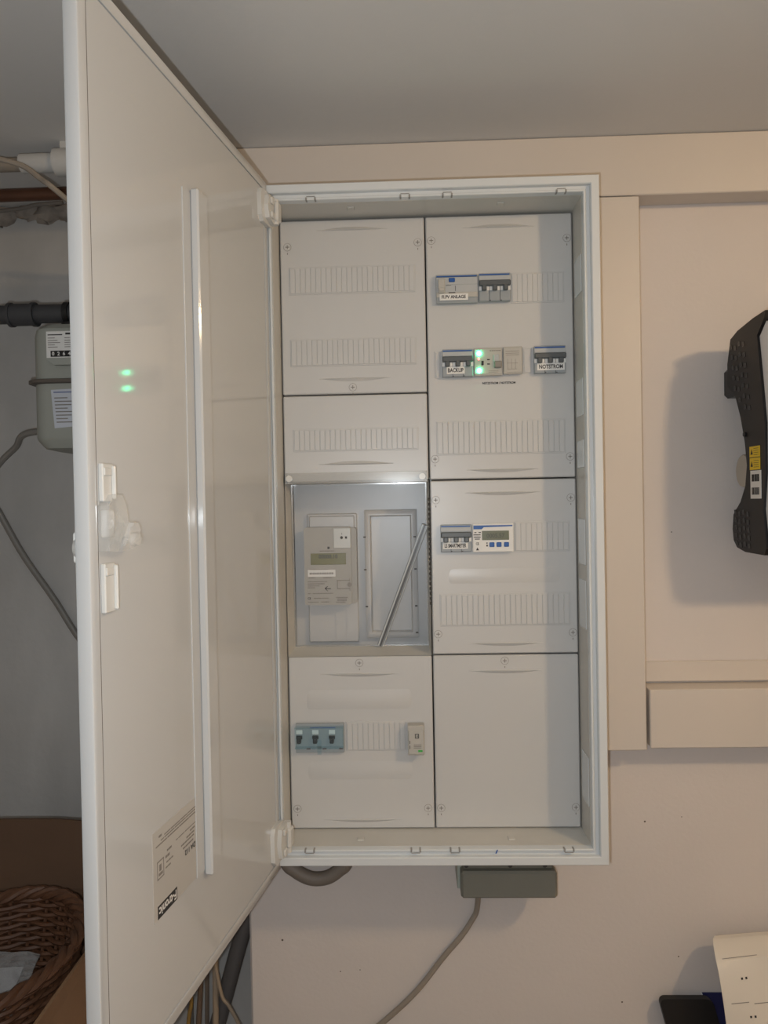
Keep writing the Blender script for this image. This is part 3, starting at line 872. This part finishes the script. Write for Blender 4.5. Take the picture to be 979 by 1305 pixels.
tag(MB().tube(spline(pts), .0052, 10).build('grey_cable', material=mat('cable_grey_beige', rgb(150, 140, 128), .5, var=.05, scale=30)), 'beige grey cable hanging from the olive junction box', 'cable')
pts = [at(u, v, .085) for u, v in [(352, 1060), (364, 1096), (376, 1109), (392, 1118), (406, 1120), (420, 1117), (433, 1108), (443, 1096), (452, 1060)]]
pts[0].z = pts[-1].z = .9775
tag(MB().tube(spline(pts), .0125, 14).build('conduit_bend', material=mat('conduit_taupe', rgb(128, 118, 108), .55, var=.05, scale=30)), 'thick taupe conduit looping out of the cabinet bottom', 'conduit')

# ------------------------------------------------------------------ inverter on the right
IX0, IX1 = 0.540, 1.0
e = empty('solar_inverter', (.77, YW, 1.466), 'wall-hung inverter with white front and perforated black housing', 'inverter')
hp = [(.0695, 1.841), (.0840, 1.800), (.0840, 1.760), (.052, 1.738), (.032, 1.70), (.016, 1.655), (.009, 1.615), (.016, 1.58), (.036, 1.553), (.0655, 1.531), (.070, 1.505), (.066, 1.485), (.052, 1.473), (.02, 1.467), (-.052, 1.466), (-.060, 1.478), (-.050, 1.539), (-.0585, 1.60), (-.059, 1.68), (-.046, 1.76), (-.035, 1.826), (-.062, 1.850), (-.066, 1.860), (-.02, 1.8575), (.04, 1.850)]
fx_ = lambda p_, q_, w_: Vector((w_, p_, q_))
inv_m = mat('inverter_black', rgb(20, 19, 20), .48, var=.08, scale=30)
MB().prism(hp, fx_, IX0, IX1).build('housing', e, material=inv_m, sharp=30)
fp = [(-.051, 1.541), (-.0595, 1.60), (-.060, 1.68), (-.047, 1.76), (-.036, 1.824), (-.060, 1.844), (-.088, 1.835), (-.105, 1.76), (-.110, 1.66), (-.104, 1.56), (-.086, 1.495), (-.062, 1.480)]
MB().prism(fp, fx_, IX0 + .004, IX1 - .004).build('front_cover', e, material=mat('inverter_white', rgb(222, 222, 222), .4, var=.01), sharp=30)
MB().box(IX0 + .006, IX0 + .05, .060, .1195, 1.742, 1.795, .006).box(IX0 + .10, IX1 - .1, .06, .1195, 1.742, 1.795, .004).build('wall_bracket', e, material=black_m)
MB().cyl((IX0 + .040, .058, 1.607), (-1, 0, 0), .032, .026, 24, .028).build('cable_gland', e, material=mat('gland_beige', rgb(176, 170, 160), .5))
MB().cyl((IX0 - .0005, .012, 1.668), (-1, 0, 0), .004, .003, 12).build('screw', e, material=black_m)
vh = MB()
def vent(y, z):
    vh.prism([(y - .0055, z - .004), (y + .0035, z - .0045), (y + .0055, z + .004), (y - .0035, z + .0045)], fx_, IX0 - .0006, IX0 + .0004)
for r_i in range(7):
    for c_i in range(4):
        y = .066 - c_i * .0165 - r_i * .0035; z = 1.826 - r_i * .0185 - (c_i % 2) * .004
        if y < .06 - max(0, (1.76 - z)) * .9 or z > 1.76: vent(y, z)
for r_i in range(5):
    for c_i in range(4):
        vent(.056 - c_i * .0165 - r_i * .001, 1.535 - r_i * .0135 - (c_i % 2) * .003)
vo = vh.build('vent_hole', e, material=mat('vent_black', rgb(8, 8, 8), .25)); vo['kind'] = 'stuff'
sx = IX0 - .0006
fs_ = lambda y0, y1, z0_, z1_: (sx - .0004, IX0 + .0002, y0, y1, z0_, z1_)
ws = MB().use(yellow_m).box(*fs_(-.041, -.0040, 1.6275, 1.6455)).box(*fs_(-.0415, -.0045, 1.6065, 1.6262))
ws.use(ink_m)
for zc in (1.6365, 1.6162):
    ws.prism([(-.0085, zc - .0045), (-.0165, zc - .0045), (-.0125, zc + .0045)], fx_, sx - .0007, sx)
    for i in range(4): ws.box(sx - .0007, sx, -.038, -.020, zc + .005 - i * .0035, zc + .0056 - i * .0035)
ws.build('warning_sticker', e)
bs = MB().use(paper_m).box(*fs_(-.0445, -.0065, 1.5585, 1.6052)).use(ink_m)
for zc in (1.593, 1.571):
    y = -.012
    while y > -.038:
        wv = random.choice((.0008, .0014, .002))
        bs.box(sx - .0007, sx, y - wv, y, zc - .006, zc + .006)
        y -= wv + random.choice((.0007, .0012))
bs.build('barcode_label', e)

# ------------------------------------------------------------------ gas meter and pipes in the recess
gm = mat('gas_meter_grey', rgb(158, 160, 152), .45, var=.04, scale=10)
GX, GYc = -.602, .1025
e = empty('gas_meter', (GX, GYc, 1.666), 'grey domestic gas meter with seam band hanging on dark pipe', 'gas meter')
def loft(levels, n=5, r0=.03):
    """levels: (half x, half y, z)"""
    vs = []
    for hx, hy, z in levels:
        r = min(r0, hx * .9, hy * .9)
        vs += [Vector((GX + a, GYc + b, z)) for a, b in rr_poly(-hx, hx, -hy, hy, r, n)]
    k = 4 * (n + 1)
    fs = [[i * k + j, i * k + (j + 1) % k, (i + 1) * k + (j + 1) % k, (i + 1) * k + j] for i in range(len(levels) - 1) for j in range(k)]
    fs += [list(range(k)), list(range((len(levels) - 1) * k, len(levels) * k))]
    return MB().add(vs, fs)
loft([(.099, .0825, 1.790), (.099, .0825, 1.868), (.097, .080, 1.882), (.088, .070, 1.891), (.05, .03, 1.893)]).build('upper_shell', e, material=gm)
loft([(.070, .055, 1.6665), (.088, .072, 1.671), (.097, .080, 1.684), (.099, .0825, 1.690), (.099, .0825, 1.785)]).build('lower_shell', e, material=gm)
loft([(.104, .088, 1.784), (.108, .091, 1.7855), (.108, .091, 1.7905), (.104, .088, 1.792)]).build('seam_band', e, material=mat('seam_brown', rgb(96, 88, 80), .5))
for dx in (-.055, .055):
    MB().cyl((GX + dx, GYc, 1.892), Z, .02, .016, 20).cyl((GX + dx, GYc, 1.892), Z, .026, .006, 6).build('connection', e, material=black_m)
fy = GYc - .0825
x0, x1, z0, z1 = rect(61, 422, 130, 460, fy)
T = lambda p: Vector((x0 + p[0], fy + p[1], z1 - p[2]))
w, h = x1 - x0, z1 - z0
MB(T).prism([(0, 0), (w, 0), (w, h * .93), (w * .85, h * 1.12), (w * .15, h * 1.12), (0, h * .93)], lambda p_, q_, w_: Vector((p_, w_, q_)), -.010, .002).build('counter_housing', e, material=gm)
ct = MB(T).use(paper_m).box(w * .02, w * .96, -.0112, -.0098, h * .06, h * .90)
ct.use(black_m).box(w * .10, w * .75, -.0122, -.0110, h * .68, h * .87).use(paper_m)
for i in range(6): ct.text(str((0, 2, 6, 4, 1, 8)[i]), (w * (.15 + i * .1), -.0125, h * .775), X, (0, 0, -1), h=h * .12)
ct.use(ink_m).box(w * .05, w * .32, -.0116, -.0111, h * .155, h * .185).box(w * .38, w * .5, -.0116, -.0111, h * .11, h * .17)
ct.use(fade_m)
for i, r0 in enumerate((.26, .34, .41, .48, .55)):
    for a0 in (.05, .36, .62): ct.box(w * a0, w * (a0 + .18 + .05 * ((i * 7) % 3 - 1)), -.0116, -.0111, h * r0, h * r0 + .0011)
ct.build('counter_plate', e)
x0, x1, z0, z1 = rect(65, 497, 108, 545, fy)
w, h = x1 - x0, z1 - z0
sk = MB(T).use(mat('sticker_bluish', rgb(196, 200, 208), .5)).add([(0, -.0006, h * .0), (w, -.0006, -h * .03), (w * 1.06, -.0006, h * .94), (w * .09, -.0006, h), (0, .0006, h * .0), (w, .0006, -h * .03), (w * 1.06, .0006, h * .94), (w * .09, .0006, h)], [(0, 1, 2, 3), (7, 6, 5, 4), (0, 4, 5, 1), (1, 5, 6, 2), (2, 6, 7, 3), (3, 7, 4, 0)])
sk.use(mat('sticker_blue_ink', rgb(110, 120, 160), .6)).box(w * .08, w * .8, -.0010, -.0005, h * .05, h * .08)
sk.use(fade_m)
for i in range(8): sk.box(w * (.1 + .008 * i), w * (.5 + .12 * ((i * 5) % 3)), -.0010, -.0005, h * (.2 + i * .09), h * (.225 + i * .09))
sk.build('service_sticker', e)

dk = mat('dark_gas_pipe', rgb(66, 66, 68), .5, var=.1, scale=20)
zc = at(40, 401, GYc).z
e = empty('gas_pipe', (-.9, GYc, zc - .02), 'dark grey horizontal pipe with thicker coupling above the gas meter', 'pipe')
MB().tube([(-1.59, GYc, zc + .002), (-.36, GYc, zc)], .0172, 20).build('pipe_run', e, material=dk)
xa, xb = at(14, 401, GYc).x, at(46, 401, GYc).x
MB().cyl((xa, GYc, zc), X, .0205, xb - xa, 24).cyl((xa - .002, GYc, zc), X, .0225, .006, 24).cyl((xb - .006, GYc, zc), X, .0225, .007, 24).build('coupling', e, material=dk)
xc = at(84, 401, GYc).x
MB().cyl((xc, GYc, zc), X, .0215, .01, 24).box(xc, xc + .01, GYc, YL - .0005, zc - .006, zc + .006).build('pipe_clamp', e, material=black_m)

pb = at(40, 248, .16)
tag(MB().tube([(-1.59, .16, pb.z - .004), (-.36, .16, pb.z + .002)], .0122, 16).build('copper_pipe', material=mat('tarnished_copper', rgb(100, 66, 48), .45, metal=.3, var=.25, scale=14)), 'tarnished brown copper pipe running below the ceiling', 'pipe')
pw = at(54, 208, .02)
e = empty('white_pipe', (pw.x, .02, pw.z - .02), 'white plastic pipe with socket fitting under the ceiling', 'pipe')
wp = mat('white_pipe_plastic', rgb(196, 194, 190), .5, var=.05, scale=10)
xl, xr = at(28, 208, .02).x, at(72, 208, .02).x
MB().tube([(xl, .02, pw.z), (-.40, .02, pw.z)], .0165, 20).build('pipe_run', e, material=wp)
MB().cyl((xr, .02, pw.z), X, .0235, .05, 24).build('socket', e, material=wp)
MB().box(xr + .01, xr + .03, .012, .028, pw.z + .02, CEIL - .0005).build('hanger', e, material=wp)
MB().tube([(-1.59, .02, pw.z), (xl + .01, .02, pw.z - .001)], .0120, 16).build('thin_end', e, material=mat('dusty_beige', rgb(150, 138, 124), .8, var=.2, scale=25))
pts = [at(u, v, -.012) for u, v in [(-30, 196), (0, 203), (30, 212), (52, 228), (72, 243)]]
pts.append(Vector((pts[-1].x + .04, .09, pts[-1].z - .035))); pts.append(Vector((pts[-1].x + .03, .19, pts[-1].z - .015))); pts.append(Vector((pts[-1].x + .01, .294, pts[-1].z - .01)))
tag(MB().tube(spline(pts), .0048, 8).build('dusty_cable', material=mat('dusty_cable', rgb(160, 148, 134), .7, var=.1, scale=30)), 'dusty beige cable crossing in front of the copper pipe', 'cable')
pts = [at(u, v, .255) for u, v in [(-40, 275), (0, 269), (25, 266), (48, 261), (80, 258)]]
tag(MB().tube(spline(pts), .0042, 8).build('thin_cable', material=mat('thin_cable_grey', rgb(120, 112, 104), .7)), 'thin grey cable sagging along broken plaster in the recess', 'cable')
# cable loop from the gas meter
pts = [Vector((GX - .07, .1935, 1.72)), at(36, 552, .20), at(20, 570, .22), at(0, 590, .23), at(-22, 622, .24), at(-12, 636, .25), at(0, 655, .26), at(30, 708, .27), at(70, 765, .28), at(97, 808, .285), at(130, 852, .285), at(170, 905, .285)]
pts.append(Vector((-.53, .288, 1.0))); pts.append(Vector((-.52, .288, .70))); pts.append(Vector((-.52, .288, .002)))
tag(MB().tube(spline(pts), .0066, 10).build('grey_meter_cable', material=mat('cable_grey', rgb(128, 124, 118), .5, var=.05, scale=30)), 'grey cable looping from the gas meter across the recess wall', 'cable')

# ------------------------------------------------------------------ pipes and cables below the door
def run(name, uv, y, r, m, label, cat='cable', n=10):
    pts = [at(u, v, y) for u, v in uv]
    pts.append(Vector((pts[-1].x, y, .15))); pts.append(Vector((pts[-1].x, y, .001)))
    if cat != 'pipe':       # up the recess wall to the ceiling
        pts = [Vector((pts[0].x, y, CEIL - .001)), Vector((pts[0].x, y, 1.25))] + pts
    return tag(MB().tube(spline(pts), r, n).build(name, material=m), label, cat)
run('grey_drain_pipe', [(341, 1080), (330, 1120), (306, 1200), (287, 1270), (272, 1325), (255, 1390)], .240, .0165, mat('drain_grey', rgb(104, 100, 98), .45, var=.05, scale=15), 'slanting dark grey pipe beside the wall edge under the door', 'pipe', 16)
cb = mat('cable_beige', rgb(168, 150, 130), .55, var=.05, scale=30)
cbr = mat('cable_brown', rgb(110, 92, 78), .55, var=.08, scale=30)
run('beige_conduit', [(273, 1060), (273.5, 1150), (274.5, 1230), (275, 1305), (275.5, 1400)], .20, .0062, cb, 'straight beige conduit hanging in the gap under the door', 'conduit')
run('beige_cable', [(262, 1060), (268, 1180), (281, 1262), (292, 1282), (306, 1308), (322, 1345)], .185, .0036, cb, 'thin beige cable bending toward the wall edge', 'cable')
run('brown_cable', [(254, 1060), (255, 1180), (255.5, 1250), (253, 1305), (250, 1400)], .195, .0052, cbr, 'brown cable hanging beside the beige conduit under the door', 'cable')
run('taupe_cable', [(265, 1060), (264.5, 1180), (264, 1260), (264, 1305), (264, 1400)], .278, .0046, mat('cable_taupe', rgb(136, 120, 106), .55), 'taupe cable hanging behind the beige conduit', 'cable')
run('yellow_brown_cable', [(238, 1120), (240, 1230), (244, 1275), (240, 1305), (236, 1400)], .20, .0040, mat('cable_ochre', rgb(150, 120, 66), .5), 'ochre cable hanging at the left of the brown cable', 'cable')

# ------------------------------------------------------------------ cardboard box with wicker basket
tw = mat('bench_wood', rgb(120, 92, 66), .6, var=.2, scale=12, stretch=(.6, 6, 6))
e = empty('bench', (-.80, -.18, 0), 'low wooden bench under the open cardboard box', 'bench')
MB().box(-1.20, -.50, -.46, .06, .700, .7355, .003).build('top', e, material=tw)
for x in (-1.17, -.55):
    for y in (-.43, .0):
        MB().box(x, x + .04, y, y + .04, 0, .700, .002).build('leg', e, material=tw)
cbl = mat('cardboard_lit', rgb(150, 114, 82), .85, var=.10, scale=6, bump=.1, bscale=120)  # brighter copy of cardboard: light falling on the right side painted in
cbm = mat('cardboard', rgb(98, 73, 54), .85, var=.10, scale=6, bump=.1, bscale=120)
BX0, BX1, BY0, BY1, BZ0 = -.98, -.522, -.425, .03, .7365
e = empty('cardboard_box', ((BX0 + BX1) / 2, (BY0 + BY1) / 2, BZ0), 'open brown cardboard box holding a wicker basket', 'box')
t = .005
MB().box(BX0, BX1, BY0, BY1, BZ0, BZ0 + t).build('bottom', e, material=cbm)
MB().box(BX0, BX1, BY0, BY0 + t, BZ0 + t, .885).build('side', e, material=cbm)
MB().box(BX0, BX0 + t, BY0 + t, BY1 - t, BZ0 + t, .885).build('side', e, material=cbm)
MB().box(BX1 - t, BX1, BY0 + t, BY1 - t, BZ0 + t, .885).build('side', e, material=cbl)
MB().box(BX0, BX1, BY1 - t, BY1, BZ0 + t, .885).build('side', e, material=cbm)
zt = at(20, 1049.5, BY1 + .02).z
MB().grid(lambda u, v: (BX0 + (BX1 - BX0) * u, BY1 - t + .022 * v + .012 * math.sin(math.pi * u) * v, .885 + (zt - .885 + .004 - .017 * max(0, (u - .62) / .38) ** 1.5) * v), 14, 4, (0, t, 0)).build('flap', e, material=cbm)
# right and front flaps
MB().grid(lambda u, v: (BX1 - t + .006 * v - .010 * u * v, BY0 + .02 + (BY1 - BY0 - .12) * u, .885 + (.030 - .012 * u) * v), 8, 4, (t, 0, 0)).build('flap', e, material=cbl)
MB().grid(lambda u, v: (BX0 + .01 + (BX1 - BX0 - .02) * u, BY0 + .002 - .07 * v, .885 - .10 * v * v), 10, 5, (0, 0, .004)).build('flap', e, material=cbm)

# wicker basket: oval, woven strands around upright stakes
wk = mat('wicker', rgb(98, 64, 42), .6, var=.25, scale=40)
KX, KY, KZ0, KZ1 = -.662, -.232, .7425, .925
e = empty('wicker_basket', (KX, KY, KZ0), 'oval brown wicker basket standing in the cardboard box', 'basket')
def bask(a, z, off=0.0):
    k = (z - KZ0) / (KZ1 - KZ0)
    rx = .090 + .032 * k + off; ry = .120 + .045 * k + off
    return Vector((KX + rx * math.cos(a), KY + ry * math.sin(a), z))
NS = 26
for i in range(NS):
    a = 2 * math.pi * i / NS
    MB().tube([bask(a, KZ0 + (KZ1 - KZ0) * j / 5) for j in range(6)], .0028, 6).build('stake', e, material=wk)
rows = 25
wv = MB()
for j in range(rows):
    z = KZ0 + .004 + (KZ1 - KZ0 - .014) * j / (rows - 1)
    m_ = NS * 3
    wv.tube([bask(2 * math.pi * q / m_, z, .0042 * math.cos(math.pi * (q / 3.0 + j))) for q in range(m_ + 1)], .0040, 6, cap=False)
wv.build('weave', e, material=wk)['kind'] = 'stuff'
m_ = 90
rm = MB()
for ph in (0, 2.1, 4.2):
    rm.tube([bask(2 * math.pi * q / m_, KZ1 + .005 * math.sin(q * .8 + ph), .006 * math.cos(q * .8 + ph)) for q in range(m_ + 1)], .0058, 7, cap=False)
rm.build('rim', e, material=wk)
vs = [bask(2 * math.pi * q / 32, KZ0, -.002) for q in range(32)] + [bask(2 * math.pi * q / 32, KZ0 + .004, -.002) for q in range(32)]
MB().add(vs, [list(range(32)), list(range(32, 64))] + [[q, (q + 1) % 32, (q + 1) % 32 + 32, q + 32] for q in range(32)]).build('base', e, material=wk)
# papers in the basket
tag(MB().box(-.722, -.604, -.312, -.200, .7475, .867, .004).build('parcel', material=cbm), 'brown parcel under the letter in the wicker basket', 'parcel')
pp = mat('white_paper', rgb(205, 202, 204), .6, var=.03, scale=8)
c00, c10, c11, c01 = Vector((-.722, -.322, .874)), Vector((-.580, -.304, .874)), Vector((-.598, -.200, .892)), Vector((-.735, -.200, .892))
def bil(u, v, amp, fr_):
    p_ = c00 * (1 - u) * (1 - v) + c10 * u * (1 - v) + c11 * u * v + c01 * (1 - u) * v
    p_.z += amp * math.sin(fr_ * u * 3 + v * 5) * math.cos(fr_ * v + u * 4)
    return p_
tag(MB().grid(lambda u, v: bil(u * .86, v * .85, .002, 2), 12, 10, (0, 0, .0015)).build('letter', material=pp), 'white letter lying in the wicker basket', 'paper')
tag(MB().grid(lambda u, v: bil(-.05 + u * 1.05, -.03 + v * 1.06, .003, 5) + Vector((0, 0, .008)), 28, 22, (0, 0, .0006)).build('plastic_bag', material=bag_m), 'clear crinkled plastic bag over the letter in the basket', 'bag')

# ------------------------------------------------------------------ papers on the table at the right
e = empty('side_table', (.95, -.1, 0), 'low wooden side table under the inverter wall', 'table')
MB().box(.36, 1.55, -.34, .115, .465, .495, .003).build('top', e, material=tw)
for x in (.39, 1.48):
    for y in (-.31, .06):
        MB().box(x, x + .04, y, y + .04, 0, .465, .002).build('leg', e, material=tw)
def lean(name, u0, v0, u1, zb, yt, yb, thick, m, label, cat, r=.012, slant=0.0):
    a_, b_ = at(u0, v0, yt), at(u1, v0, yt)
    zt_ = a_.z
    w_ = b_.x - a_.x
    poly = rr_poly(0, w_, 0, zt_ - zb, r, 5)
    H_ = zt_ - zb
    mb_ = MB()
    mb_.prism(poly, lambda p_, q_, w2: Vector((a_.x + p_ + slant * (1 - q_ / H_), yb + (yt - yb) * q_ / H_ - w2, zb + q_)), 0, thick)
    return tag(mb_.build(name, material=m), label, cat)
lean('black_case', 837.5, 1268, 905, .4955, .102, .075, .012, mat('black_case', rgb(22, 21, 22), .45, var=.1, scale=30), 'black case with rounded corners leaning on the wall', 'case', slant=.035)
a_ = at(894, 1264, .118)
bk = MB().use(mat('blue_booklet', rgb(34, 38, 84), .45)).prism([(0, 0), (.10, 0), (.10, a_.z - .4955), (0, a_.z - .4955)], lambda p_, q_, w2: Vector((a_.x + .035 * (1 - q_ / (a_.z - .4955)) * 1.6 + p_, .1170 - .012 * (1 - q_ / (a_.z - .4955)) - w2 * .3, .4955 + q_)), 0, .008)
bk.use(paper_m).text('DA', (a_.x + .022, .1138, a_.z - .015), X, Z, h=.006)
bk.prism([(-.0025, 0), (.0004, 0), (.0004, a_.z - .4955), (-.0025, a_.z - .4955)], lambda p_, q_, w2: Vector((a_.x + .035 * (1 - q_ / (a_.z - .4955)) * 1.6 + p_, .1170 - .012 * (1 - q_ / (a_.z - .4955)) - w2 * .3, .4955 + q_)), .0005, .0075)
tag(bk.build('blue_booklet'), 'dark blue booklet standing between black case and manual', 'booklet')
# opened manual with bent-over pages
q0, q1 = at(911, 1232, .03), at(1010, 1225, .03)
zt_ = at(940, 1216, .03).z
def page(u, v, dy=0.0):
    x = q0.x + (q1.x - q0.x + .08) * u
    if v > .78:
        k = (v - .78) / .22
        return Vector((x + .018 * k * (1 - u), .020 + dy + .055 * math.sin(k * 1.5), zt_ - .012 + .016 * math.sin(k * 2.0) + .012 * math.sin(u * 2.2) * (1 - .3 * k)))
    k = v / .78
    return Vector((x + .018 * (1 - k) , -.030 + dy + .05 * k + .006 * math.sin(k * 6 + u * 3), .4965 + (zt_ - .012 + .012 * math.sin(u * 2.2) - .4965) * k))
mn = MB().use(mat('manual_paper', rgb(222, 214, 202), .65, var=.03, scale=6)).grid(lambda u, v: page(u, v), 16, 24, (0, .0015, .0005))
mn.grid(lambda u, v: page(u, v * .97, .006) + Vector((.004, 0, -.001)), 16, 24, (0, .002, .0005))
def onpage(u, v, w_, h_, m):
    p_ = page(u, v); e1 = (page(u + .02, v) - p_).normalized(); e2 = (page(u, v + .01) - p_).normalized()
    nn = e1.cross(e2).normalized()
    if nn.y > 0: nn = -nn
    p_ = p_ + nn * .0006
    mn.use(m).add([p_, p_ + e1 * w_, p_ + e1 * w_ + e2 * h_, p_ + e2 * h_], [(0, 1, 2, 3)])
for (u, v) in [(.17, .70), (.205, .70), (.19, .53), (.225, .53)]:
    onpage(u, v, .0034, .0036, ink_m)
for (u, v, w_) in [(.06, .60, .03), (.06, .49, .06), (.06, .47, .065), (.06, .45, .065), (.06, .43, .05), (.30, .37, .05), (.16, .31, .03), (.16, .26, .012), (.16, .20, .04), (.24, .59, .03), (.05, .8, .06)]:
    onpage(u, v, w_, .0012, fade_m)
tag(mn.build('open_manual'), 'open white manual with bent-over pages beside blue booklet', 'booklet')
